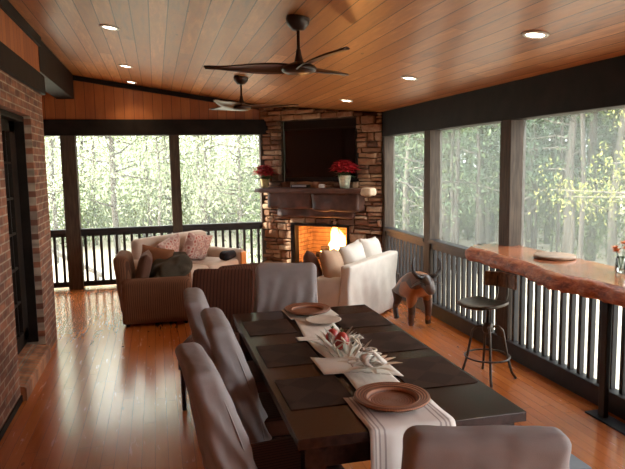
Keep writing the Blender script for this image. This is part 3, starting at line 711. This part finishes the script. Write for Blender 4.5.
# ------------------------------------------------------------------ sofas and armchairs (local: facing +y, origin at the floor centre)
def sofa(name, label, cat, loc, rz, Wd, Dp, Hb, Ha, aw, fab, nseat, fullback=False, seatfab=None, cush=True, group=None, wr=.006):
    t = thing(name, label, cat, loc, rz, group); sf = seatfab or fab
    MB().soft((0, 0, .18), (Wd-.04, Dp-.04, .30), .03, 12, wr).build('base', fab, t, True)
    if fullback:
        def ff(q, h):
            s = (q.z+h.z)/(2*h.z); sg = 1 if q.y > 0 else -1
            return Vector((q.x, q.y-.05*s+.10*.5 + sg*.010*(1-s)*math.sin(q.x*26+math.sin(q.z*8)*2.) + sg*.012*math.sin(q.x*5+q.z*9)*(1-s), q.z))
        MB().soft((0, -Dp/2+.03, Hb/2+.01), (Wd+.03, .13, Hb-.02), .03, 30, .004, fn=ff, ws=5).build('backrest', fab, t, True)
    else: MB().soft((0, -Dp/2+.09, Hb/2+.06), (Wd-2*aw+.10, .18, Hb-.12), .07, 14, wr, fn=lambda q, h: Vector((q.x, q.y-.07*(q.z+h.z)/(2*h.z), q.z))).build('backrest', fab, t, True)
    for s in (-1, 1):
        MB().soft((s*(Wd/2-aw/2), .01, Ha/2+.02), (aw, Dp-.02, Ha-.04), min(.065, aw/2-.005), 12, wr).build('arm', fab, t, True)
    iw = (Wd-2*aw)/nseat
    for i in range(nseat):
        x = -Wd/2+aw+iw*(i+.5)
        MB().soft((x, .07, .39), (iw-.01, Dp-.18, .15), .05, 10, wr).build('seat_cushion', sf, t, True)
    for x in (-Wd/2+.08, Wd/2-.08):
        for y in (-Dp/2+.08, Dp/2-.08): MB().lathe([(.02, 0), (.03, .05)], 10, Matrix.Translation((x, y, 0))).build('foot', M['espresso'], t)
    return t
a45 = math.atan2(.70, .714)   # direction of the loveseat back
# beige loveseat by the back railing
sofa('loveseat', 'beige loveseat with orange wooden arm ends beside the back railing', 'sofa', (.42, 8.90, 0), a45-PI, 1.60, .78, .86, .60, .14, M['sofa'], 2)
ls = bpy.data.objects['loveseat']; ls.rotation_euler = (0, 0, a45 - PI)
SF = Matrix.Translation((.42, 8.90, 0)) @ Matrix.Rotation(a45-PI, 4, 'Z')
for s in (-1, 1): MB().box((s*.73-.06, .375, .08), (s*.73+.06, .395, .56), bevel=.01).build('wooden_arm_front', plain('honey_wood', (.50,.20,.06), .4, 0, .3, 6, 0, .004, (5,5,1)), ls)
def pillow(name, mat, T, size, label, tilt=.3, yaw=0., roll=0., group=None, cat='cushion'):
    m = MB(); m.soft((0,0,0), size, .05, 12, .004, pillow=1.)
    o = m.build(name, mat, None, True); o.matrix_world = T @ Euler((tilt, roll, yaw)).to_matrix().to_4x4(); return tag(o, label, cat, group)
GP = 'paisley cushions on the loveseat'
pillow('throw_cushion', M['paisley'], SF @ Matrix.Translation((.34, -.10, .66)), (.46, .17, .42), 'pink paisley cushion on the left half of the loveseat', -.35, .1, .25, GP)
pillow('throw_cushion', M['paisley'], SF @ Matrix.Translation((-.22, -.08, .66)), (.46, .17, .42), 'pink paisley cushion on the right half of the loveseat', -.35, -.1, -.2, GP)
def bundle(name, mat, pos, size, label, cat, seed=0, rz=0.):
    m = MB(); m.soft((0, 0, size[2]/2), size, min(size)*.48, 12, 0., fn=lambda q, h: q*(1+.35*noise.noise((q+Vector((seed,0,0)))*9)) ); o = m.build(name, mat, None, True); o.location = pos; o.rotation_euler = (0, 0, rz); return tag(o, label, cat)
bundle('black_bag', M['blackcloth'], tuple(SF @ Vector((-.50, .28, .47))), (.26, .16, .12), 'small black bundle on the right end of the loveseat seat', 'bag', 3, a45)
# rust striped armchair
AL = (-.04, 7.66, 0); AR = -hp-.05
sofa('armchair', 'rust and brown striped armchair facing right by the back railing', 'armchair', AL, AR, .80, .82, .82, .56, .14, M['armstripe'], 1)
AF = Matrix.Translation(AL) @ Matrix.Rotation(AR, 4, 'Z')
pillow('throw_cushion', M['brownpillow'], AF @ Matrix.Translation((.12, -.14, .64)), (.42, .16, .40), 'dark brown cushion against the back of the rust striped armchair', -.25, 0, 0)
pillow('throw_cushion', M['rust'], AF @ Matrix.Translation((-.22, -.02, .66)), (.42, .15, .38), 'plain rust orange cushion leaning on the far arm of the striped armchair', -.15, 1.2, .15)
m = MB(); m.soft((0, 0, .13), (.46, .40, .28), .11, 14, 0., fn=lambda q, h: q + Vector(noise.noise_vector(q*8))*.05 + Vector((.05*q.z, 0, .06*math.sin(q.x*6))))
o = m.build('jacket', M['olive'], None, True); o.location = (.12, 7.72, .455); o.rotation_euler = (0, 0, .3); tag(o, 'dark olive jacket heaped on the seat of the striped armchair', 'clothing')
t = thing('ottoman', 'small cream ottoman between the striped armchair and the loveseat', 'ottoman', (.62, 7.82, 0), .2)
MB().soft((0, 0, .34), (.40, .40, .16), .05, 9, .004).build('cushion', M['white'], t, True); MB().soft((0, 0, .17), (.37, .37, .22), .02, 8, .002).build('base', M['sofa'], t, True)
for x in (-.13, .13):
    for y in (-.13, .13): MB().lathe([(.015, 0), (.02, .07)], 8, Matrix.Translation((x, y, 0))).build('foot', M['espresso'], t)
# brown armchair seen from the back behind the dining chairs
sofa('armchair', 'dark brown armchair standing behind the brown striped dining chair', 'armchair', (.80, 6.62, 0), .12, .70, .72, .83, .58, .12, M['brownstripe'], 1)
# white slipcovered sofa facing the loveseat
b45 = math.atan2(.72, .70)
SL = (2.10, 7.02, 0)
sofa('slipcovered_sofa', 'white slipcovered sofa seen from behind beside the right railing', 'sofa', SL, b45, 1.30, .84, .75, .60, .16, M['white'], 2, fullback=True, wr=.012)
S2 = Matrix.Translation(SL) @ Matrix.Rotation(b45, 4, 'Z')
GQ = 'cushions along the white sofa back'
pillow('throw_cushion', M['white'], S2 @ Matrix.Translation((.48, -.16, .70)), (.46, .20, .44), 'white cushion at the railing end of the slipcovered sofa', -.25, 0, .06, GQ)
pillow('throw_cushion', M['white'], S2 @ Matrix.Translation((.02, -.15, .69)), (.46, .20, .44), 'white cushion in the middle of the slipcovered sofa', -.25, 0, -.06, GQ)
pillow('throw_cushion', M['tan'], S2 @ Matrix.Translation((-.40, -.10, .68)), (.44, .20, .42), 'tan cushion lit by the fire on the near end of the slipcovered sofa', -.3, .2, .1, GQ)
pillow('throw_cushion', M['brownpillow'], S2 @ Matrix.Translation((-.44, .14, .66)), (.40, .17, .36), 'brown cushion in front of the tan one on the slipcovered sofa', -.35, .5, .3, GQ)

# ------------------------------------------------------------------ buffalo figure
def skin(name, chain, edges, mat, parent, sub=2):
    me = bpy.data.meshes.new(name); me.from_pydata([c[0] for c in chain], edges, []); o = bpy.data.objects.new(name, me); COL.objects.link(o)
    sk = o.modifiers.new('s', 'SKIN'); sb = o.modifiers.new('u', 'SUBSURF'); sb.levels = sub; sb.render_levels = sub; sk.use_smooth_shade = True
    for i, c in enumerate(chain):
        v = me.skin_vertices[0].data[i]; r = c[1]; v.radius = r if isinstance(r, tuple) else (r, r); v.use_root = (i == 0)
    dg = bpy.context.evaluated_depsgraph_get(); me2 = bpy.data.meshes.new_from_object(o.evaluated_get(dg)); bpy.data.objects.remove(o)
    me2.materials.clear(); me2.materials.append(mat)
    for p in me2.polygons: p.use_smooth = True
    o = bpy.data.objects.new(name, me2); COL.objects.link(o); o.parent = parent; return o
bf = thing('buffalo_figure', 'dark patched leather buffalo figure with curved horns on the floor by the railing', 'sculpture', (2.77, 6.46, 0), PI+.08)
# local: facing +y, hips at -y
V = [((0,-.20,.48),.155), ((0,-.05,.475),.175), ((0,.12,.49),.16), ((0,.24,.53),.115), ((0,.32,.56),.085), ((0,.385,.50),.07), ((0,.43,.42),.046)]
E_ = [(0,1),(1,2),(2,3),(3,4),(4,5),(5,6)]
def leg(root, x, y, front):
    i = len(V)
    if front: V.extend([((x,y,.36),.065), ((x*1.05,y+.02,.22),.045), ((x*1.05,y+.005,.08),.034), ((x*1.05,y+.015,.025),.042)])
    else: V.extend([((x,y,.37),.075), ((x*1.05,y+.04,.26),.050), ((x*1.05,y-.04,.17),.034), ((x*1.05,y-.01,.06),.032), ((x*1.05,y+.0,.025),.042)])
    n = len(V)-i; E_.append((root, i)); E_.extend((i+q, i+q+1) for q in range(n-1))
leg(2, .10, .15, True); leg(2, -.10, .15, True); leg(0, .10, -.20, False); leg(0, -.10, -.20, False)
skin('body', V, E_, M['leather'], bf)
for s in (-1, 1):
    pts = [(s*.04, .32, .60), (s*.11, .32, .61), (s*.165, .32, .67), (s*.17, .31, .75), (s*.135, .30, .84)]
    MB().tube(pts, [.028, .026, .021, .014, .004], 10).build('horn', plain('dark_horn', (.03,.022,.02), .25, 0, .3, 10), bf, True)
    MB().petal((s*.06, .32, .56), (s*1., .1, -.45), (0,0,1), .14, .055, .2).build('ear', M['leather'], bf, thick=.006)
    MB().lathe([(.0001,-.01), (.008,-.006), (.01,0), (.008,.006), (.0001,.01)], 10, Matrix.Translation((s*.062, .39, .53))).build('eye', M['tv'], bf, True)
MB().tube([(0,-.35,.53), (0,-.375,.45), (0,-.36,.32), (0,-.355,.26)], [.012,.009,.008,.014], 8).build('tail', M['leather'], bf, True)

# ------------------------------------------------------------------ live edge bar
bar = thing('bar_counter', 'long red brown live edge wood bar counter on the right railing', 'bar counter', (3.03, 3.65, 0))
m = MB(); n = 60; y0, y1 = 2.45, 5.36; rows = []; r = random.Random(3)
edge = []
for i in range(n+1):
    t = i/n; y = y0+(y1-y0)*t; fx = 2.75 + .045*math.sin(t*9.+.6) + .02*math.sin(t*23) + .012*noise.noise(Vector((t*30,0,0)))
    if t > .93: fx += ((t-.93)/.07)**2*.22
    edge.append((fx, y))
top = []; rowsT = []
for fx, y in edge:
    xs = [fx+.035, fx+.10, 2.95, 3.05, 3.14]
    if y < 5.12: xs += [3.27]
    else: xs += [3.145]
    rowsT.append([(x, y) for x in xs])
m = MB(); g1 = [[m.bm.verts.new((x-3.03, y-3.65, 1.05)) for x, y in row] for row in rowsT]; g0 = [[m.bm.verts.new((x-3.03, y-3.65, .93)) for x, y in row] for row in rowsT]
for i in range(n):
    for q in range(5):
        m.bm.faces.new((g1[i][q], g1[i][q+1], g1[i+1][q+1], g1[i+1][q])); m.bm.faces.new((g0[i][q+1], g0[i][q], g0[i+1][q], g0[i+1][q+1]))
    m.bm.faces.new((g1[i][5], g0[i][5], g0[i+1][5], g1[i+1][5])); m.bm.faces.new((g0[i][0], g1[i][0], g1[i+1][0], g0[i+1][0]))
for i in (0, n):
    for q in range(5): m.bm.faces.new((g0[i][q], g0[i][q+1], g1[i][q+1], g1[i][q]))
m.build('slab_top', M['slab'], bar)
m = MB(); rows = []
prof = [(.036, 1.049), (.0, 1.036), (-.022, 1.005), (-.030, .965), (-.008, .935), (.036, .93)]
for i, (fx, y) in enumerate(edge):
    rows.append([m.bm.verts.new((fx+dx+.026*noise.noise(Vector((y*11, q*.9, 0)))*(0 if q in (0,) else 1)-3.03, y-3.65, z+.018*noise.noise(Vector((y*10, q*.7, 5.)))*(0 if q == 0 else 1))) for q, (dx, z) in enumerate(prof)])
for a, b in zip(rows, rows[1:]):
    for q in range(5): m.bm.faces.new((a[q], b[q], b[q+1], a[q+1]))
m.bm.faces.new(rows[0]); m.bm.faces.new(rows[-1][::-1]); m.build('live_edge', M['liveedge'], bar, True)
m = MB(); m.box((-.02, -.03, .012), (.02, .03, .93)); m.build('support_post', M['black'], bar, bevel=.004)
m = MB(); m.box((.10, -.28, .157), (.14, -.24, .86)) if False else m.box((-.02, -.34, .012), (.02, -.28, .93)); m.build('support_post', M['black'], bar, bevel=.004)
m = MB(); m.box((-.017, -.28, .86), (.017, -.03, .89)); m.build('cross_brace', M['black'], bar)
MB().box((-.06, -.42, 0), (.06, .12, .012), bevel=.003).build('base_plate', M['black'], bar)
o = MB().lathe([(.0001, 0), (.155, 0), (.163, .006), (.163, .022), (.155, .027), (.0001, .027)], 40).build('wood_round', M['oldwood'], None, True); o.location = (3.11, 4.37, 1.0515); tag(o, 'flat round wooden board with bark edge on the bar counter', 'board')
t = thing('flower_vase', 'clear glass jar of orange flowers on the bar at the frame edge', 'vase', (3.14, 3.66, 1.0515))
MB().lathe([(.0001, 0), (.035, 0), (.04, .02), (.036, .09), (.03, .10), (.034, .11), (.031, .11), (.027, .10), (.032, .09), (.035, .02), (.0001, .006)], 24).build('jar', M['glass'], t, True)
m = MB(); heads = [(-.03, .03, .165), (.02, .0, .20), (.0, -.04, .17), (-.05, -.01, .15)]
for h_ in heads: m.tube([(0, 0, .01), (h_[0]*.4, h_[1]*.4, .1), h_], .0025, 5)
m.build('stem', M['green'], t); m = MB()
for h_ in heads:
    for q in range(16):
        a = q*2.4; m.petal(h_, (math.cos(a), math.sin(a), .9-q*.07), (0,0,1), .035, .018, .3)
m.build('petal', M['orange'], t)

# ------------------------------------------------------------------ bar stool (local: facing -x, backrest at +x)
st = thing('bar_stool', 'industrial metal swivel bar stool with wooden backrest at the bar', 'stool', (2.66, 4.62, 0), .42)
MB().soft((-.07, 0, .665), (.36, .36, .035), .016, 14, 0., fn=lambda q, h: Vector((q.x*(1-.16*(q.y/h.y)**2), q.y*(1-.16*(q.x/h.x)**2), q.z+.03*(q.y/h.y)**2*.6 - .012))).build('seat', M['steel'], st, True)
MB().lathe([(.014, .36), (.014, .64), (.05, .645), (.05, .652)], 14).build('swivel_screw', M['steel'], st, True)
MB().lathe([(.03, .40), (.045, .42), (.045, .47), (.03, .49)], 16).build('hub', M['steel'], st, True)
l0 = None
for i in range(4):
    a = PI/4+i*hp
    if l0 is None:
        pts = [(.03,0,.455), (.09,0,.455), (.125,0,.42), (.14,0,.34), (.165,0,.2), (.205,0,.06), (.24,0,.008)]
        l0 = MB().tube(pts, [.011]*6+[.012], 8).build('leg', M['steel'], st, True); l0.rotation_euler = (0,0,a)
    else: c = l0.copy(); COL.objects.link(c); c.rotation_euler = (0,0,a)
MB().ring((0,0,.20), .185, .008, 36, 8).build('foot_ring', M['steel'], st, True)
m = MB()
for s in (-1, 1): m.tube([(.06, s*.05, .635), (.17, s*.05, .64), (.20, s*.05, .70), (.20, s*.05, .86)], .009, 8)
m.build('back_bracket', M['steel'], st, True)
m = MB(); rows = []
for i in range(13):
    a = -.62+1.24*i/12; R_ = .27; c = Vector((-.06, 0, 0)); rows.append([m.bm.verts.new((c.x+rr_*math.cos(a), rr_*math.sin(a)*1., z)) for rr_, z in ((R_-.011,.765),(R_+.011,.765),(R_+.011,.89),(R_-.011,.89))])
for a, b in zip(rows, rows[1:]):
    for q in range(4): m.bm.faces.new((a[q], a[(q+1)%4], b[(q+1)%4], b[q]))
m.bm.faces.new(rows[0][::-1]); m.bm.faces.new(rows[-1]); m.build('backrest', M['oldwood'], st, bevel=.004)

# ------------------------------------------------------------------ outdoors
GZ = -1.0
o = MB().box((-60, -20, GZ-.2), (70, 90, GZ)).build('ground', M['ground']); struct(o, 'pale sunlit ground outside the porch')
t = thing('stair_rail', 'grey sloping outdoor stair handrail beyond the left back railing', 'handrail', (-1.9, 11.3, -1.0))
m = MB(); m.tube([(-.4, 0, 1.75), (.9, .3, .9)], .045, 8); m.build('handrail', M['deck'], t)
for x, z in ((-.3, 1.7), (.8, .95)): MB().box((x-.04, (x+.4)*.23-.04, 0), (x+.04, (x+.4)*.23+.04, z)).build('post', M['deck'], t)

def leafcloud(name, mat, n, sampler, smin, smax, seed, parent=None):
    r = random.Random(seed); vs = []; fs = []
    for i in range(n):
        c = Vector(sampler(r)); s = r.uniform(smin, smax)
        e = Euler((r.uniform(0, 6.28), r.uniform(0, 6.28), r.uniform(0, 6.28))).to_matrix(); k = len(vs)
        for p in ((-1, 0, 0), (-.2, -.42, .08), (1, 0, 0), (-.1, .42, .08)): vs.append(c + e @ (Vector(p)*s))
        fs.append((k, k+1, k+2, k+3))
    me = bpy.data.meshes.new(name); me.from_pydata([tuple(v) for v in vs], [], fs); me.materials.append(mat)
    o = bpy.data.objects.new(name, me); COL.objects.link(o); o.parent = parent; return o
def make_tree(kind, seed, label, group):
    r = random.Random(seed); H_ = r.uniform(8.5, 11); t = thing('tree', label, 'tree', (0, 0, GZ), 0, group)
    bend = [(r.uniform(-.15,.15)*i/3, r.uniform(-.15,.15)*i/3, H_*i/7) for i in range(8)]
    rad = r.uniform(.05, .12); m = MB(); m.tube(bend, [rad*(1.15-i*.14) for i in range(8)], 9)
    br = []
    for i in range(24):
        z = r.uniform(1.7 if kind == 'pine' else 1.2, H_*.9); a = r.uniform(0, 6.28); L = r.uniform(.8, 2.0)*(1-z/H_*.6); q = min(6, int(z/H_*7)); b = bend[q]
        e = (b[0]+L*math.cos(a), b[1]+L*math.sin(a), z+L*r.uniform(-.1,.5)); m.tube([(b[0], b[1], z), ((b[0]*2+e[0])/3, (b[1]*2+e[1])/3, z+.08), e], [.035, .025, .008], 5); br.append(e)
    m.build('trunk', M['palebark'] if seed % 2 else M['bark'], t, True)
    def smp(r):
        e = r.choice(br); s = .55
        return (e[0]+r.gauss(0, s), e[1]+r.gauss(0, s), max(.9, e[2]+r.gauss(0, s*.8)))
    leafcloud('foliage', M[kind], 4600 if kind == 'pine' else 3200, smp, .03, .07, seed+50, t)
    return t
protos = []
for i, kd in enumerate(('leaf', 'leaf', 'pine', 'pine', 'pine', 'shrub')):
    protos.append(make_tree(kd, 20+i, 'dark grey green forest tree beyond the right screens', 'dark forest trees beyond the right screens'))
r = random.Random(99); spots = []
tries = 0
while len(spots) < 210 and tries < 20000:
    tries += 1
    az = math.radians(r.uniform(-16, 52)); dd = 15+24*r.random()**.8
    if az > math.radians(12): dd = 15+22*r.random()**.8
    x, y = dd*math.sin(az), dd*math.cos(az)
    if x < 6.2 and y < 18: continue
    if az < math.radians(12) and r.random() < .62: continue
    if any((x-a)**2+(y-b)**2 < 1.2 for a, b in spots): continue
    spots.append((x, y))
used = set()
for i, (x, y) in enumerate(spots):
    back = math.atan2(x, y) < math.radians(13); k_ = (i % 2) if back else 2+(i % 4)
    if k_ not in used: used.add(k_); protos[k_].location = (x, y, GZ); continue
    c = dup(protos[k_], (x, y, GZ), r.uniform(0, 6.28)); s = r.uniform(.8, 1.25); c.scale = (s, s, s)
    if back: c['group'] = 'pale green forest trees beyond the back screens'
    c['label'] = 'pale green slender forest tree beyond the back screens' if back else 'dark grey green forest tree beyond the right screens'
for i, p in enumerate(protos):
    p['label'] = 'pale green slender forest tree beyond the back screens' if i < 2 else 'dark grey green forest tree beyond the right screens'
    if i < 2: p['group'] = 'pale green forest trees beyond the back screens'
# thin bare saplings between the right hand trees
def sapling(seed):
    q = random.Random(seed); t = thing('sapling', 'thin bare grey sapling trunk in the woods beyond the right screens', 'tree', (0, 0, GZ), 0, 'thin bare saplings beyond the right screens')
    b = [(q.uniform(-.12,.12)*i/3, q.uniform(-.12,.12)*i/3, 9*i/7) for i in range(8)]; MB().tube(b, [.06-.005*i for i in range(8)], 7).build('trunk', M['bark'], t, True)
    m = MB()
    for i in range(9):
        z = q.uniform(1.5, 8); a = q.uniform(0, 6.28); L = q.uniform(.4, .9); c = b[min(6, int(z/9*7))]; m.tube([(c[0], c[1], z), (c[0]+L*math.cos(a), c[1]+L*math.sin(a), z+.5)], [.014, .004], 4)
    m.build('branch', M['bark'], t, True); return t
sp = [sapling(41), sapling(42), sapling(43)]; n = 0
while n < 90:
    az = math.radians(r.uniform(14, 50)); dd = 12+22*r.random(); x, y = dd*math.sin(az), dd*math.cos(az)
    if x < 6.5: continue
    if n < 3: sp[n].location = (x, y, GZ)
    else:
        c = dup(sp[n % 3], (x, y, GZ), r.uniform(0, 6)); k_ = r.uniform(.6, 1.3); c.scale = (k_, k_, 1)
    n += 1
# shrubs
def make_shrub(seed):
    t = thing('shrub', 'leafy green shrub in the undergrowth beyond the porch screens', 'shrub', (0,0,GZ), 0, 'undergrowth shrubs beyond the screens')
    m = MB(); rr = random.Random(seed)
    for q in range(7):
        a = q*.9; m.tube([(0,0,0), (.3*math.cos(a), .3*math.sin(a), .7), (.7*math.cos(a), .7*math.sin(a), 1.3)], [.03,.02,.008], 5)
    m.build('stem', M['bark'], t)
    leafcloud('foliage', M['shrub'], 2600, lambda r: (r.gauss(0,.65), r.gauss(0,.65), abs(r.gauss(.9,.6))+.1), .035, .08, seed, t); return t
sh = [make_shrub(301), make_shrub(302)]
n = 0; got = []; tries = 0
while n < 46 and tries < 9000:
    tries += 1
    az = math.radians(r.uniform(-15, 50)); dd = 22+16*r.random() if az < math.radians(12) else 15+18*r.random()
    x, y = dd*math.sin(az), dd*math.cos(az)
    if any((x-a)**2+(y-b)**2 < 3 for a, b in got): continue
    got.append((x, y))
    if n < 2: sh[n].location = (x, y, GZ)
    else:
        c = dup(sh[n % 2], (x, y, GZ), r.uniform(0, 6)); s = r.uniform(.8, 1.5); c.scale = (s, s, s)
    n += 1
# yellow leaved tree close to the right screen
t = thing('yellow_tree', 'yellow leaved tree with long bare branches close outside the right screen', 'tree', (9.6, 9.6, GZ))
m = MB(); m.tube([(0,0,0), (.05,.05,2), (-.05,.1,4), (.1,0,7)], [.13,.11,.09,.05], 9); m.build('trunk', M['bark'], t, True)
m = MB(); r5 = random.Random(6); tips = []
for i in range(34):
    z = r5.uniform(1.8, 6.2); a = r5.uniform(0, 6.28); L = r5.uniform(1.2, 2.8); e = (L*math.cos(a), L*math.sin(a), z+r5.uniform(-.1,.7)); m.tube([(0,0,z), (e[0]*.5, e[1]*.5, z+.15), e], [.03,.02,.006], 5); tips.append(((0,0,z), e))
m.build('branch', M['palebark'], t, True)
def smp(r):
    a, e = r.choice(tips); k = r.uniform(.4, 1.05); return tuple(a[i]+(e[i]-a[i])*k+r.gauss(0, .22) for i in range(3))
leafcloud('foliage', M['yellow'], 9000, smp, .02, .05, 77, t)

# ------------------------------------------------------------------ light
w = bpy.data.worlds.new('sky'); sc.world = w; w.use_nodes = True; bg = w.node_tree.nodes['Background']; bg.inputs[0].default_value = (.94, .97, 1., 1); bg.inputs[1].default_value = 8.
l = bpy.data.lights.new('sun', 'SUN'); l.energy = 15.; l.angle = .02; l.color = (1., .95, .82); lo = bpy.data.objects.new('sun', l); COL.objects.link(lo)
lo.rotation_euler = Vector((-.88, .15, .36)).to_track_quat('Z', 'Y').to_euler()

# ------------------------------------------------------------------ camera
cam = bpy.data.cameras.new('camera'); co = bpy.data.objects.new('camera', cam); COL.objects.link(co)
cam.sensor_width = 36; cam.lens = 622/625*36; cam.clip_end = 300; cam.clip_start = .05
R3 = Matrix(((.96980193, .04377638, -.23993301), (-.2433322, .10694218, -.96402947), (-.01654276, .99330106, .11436493)))
co.matrix_world = Matrix.Translation((0, 0, 1.85)) @ R3.to_4x4()
sc.camera = co
sc.view_settings.view_transform = 'Standard'; sc.view_settings.look = 'None'; sc.view_settings.exposure = .14; sc.view_settings.gamma = 1
sc.view_settings.use_curve_mapping = False
sc.cycles.max_bounces = 10; sc.cycles.transparent_max_bounces = 16; sc.cycles.sample_clamp_indirect = 8
sc.cycles.use_denoising = True
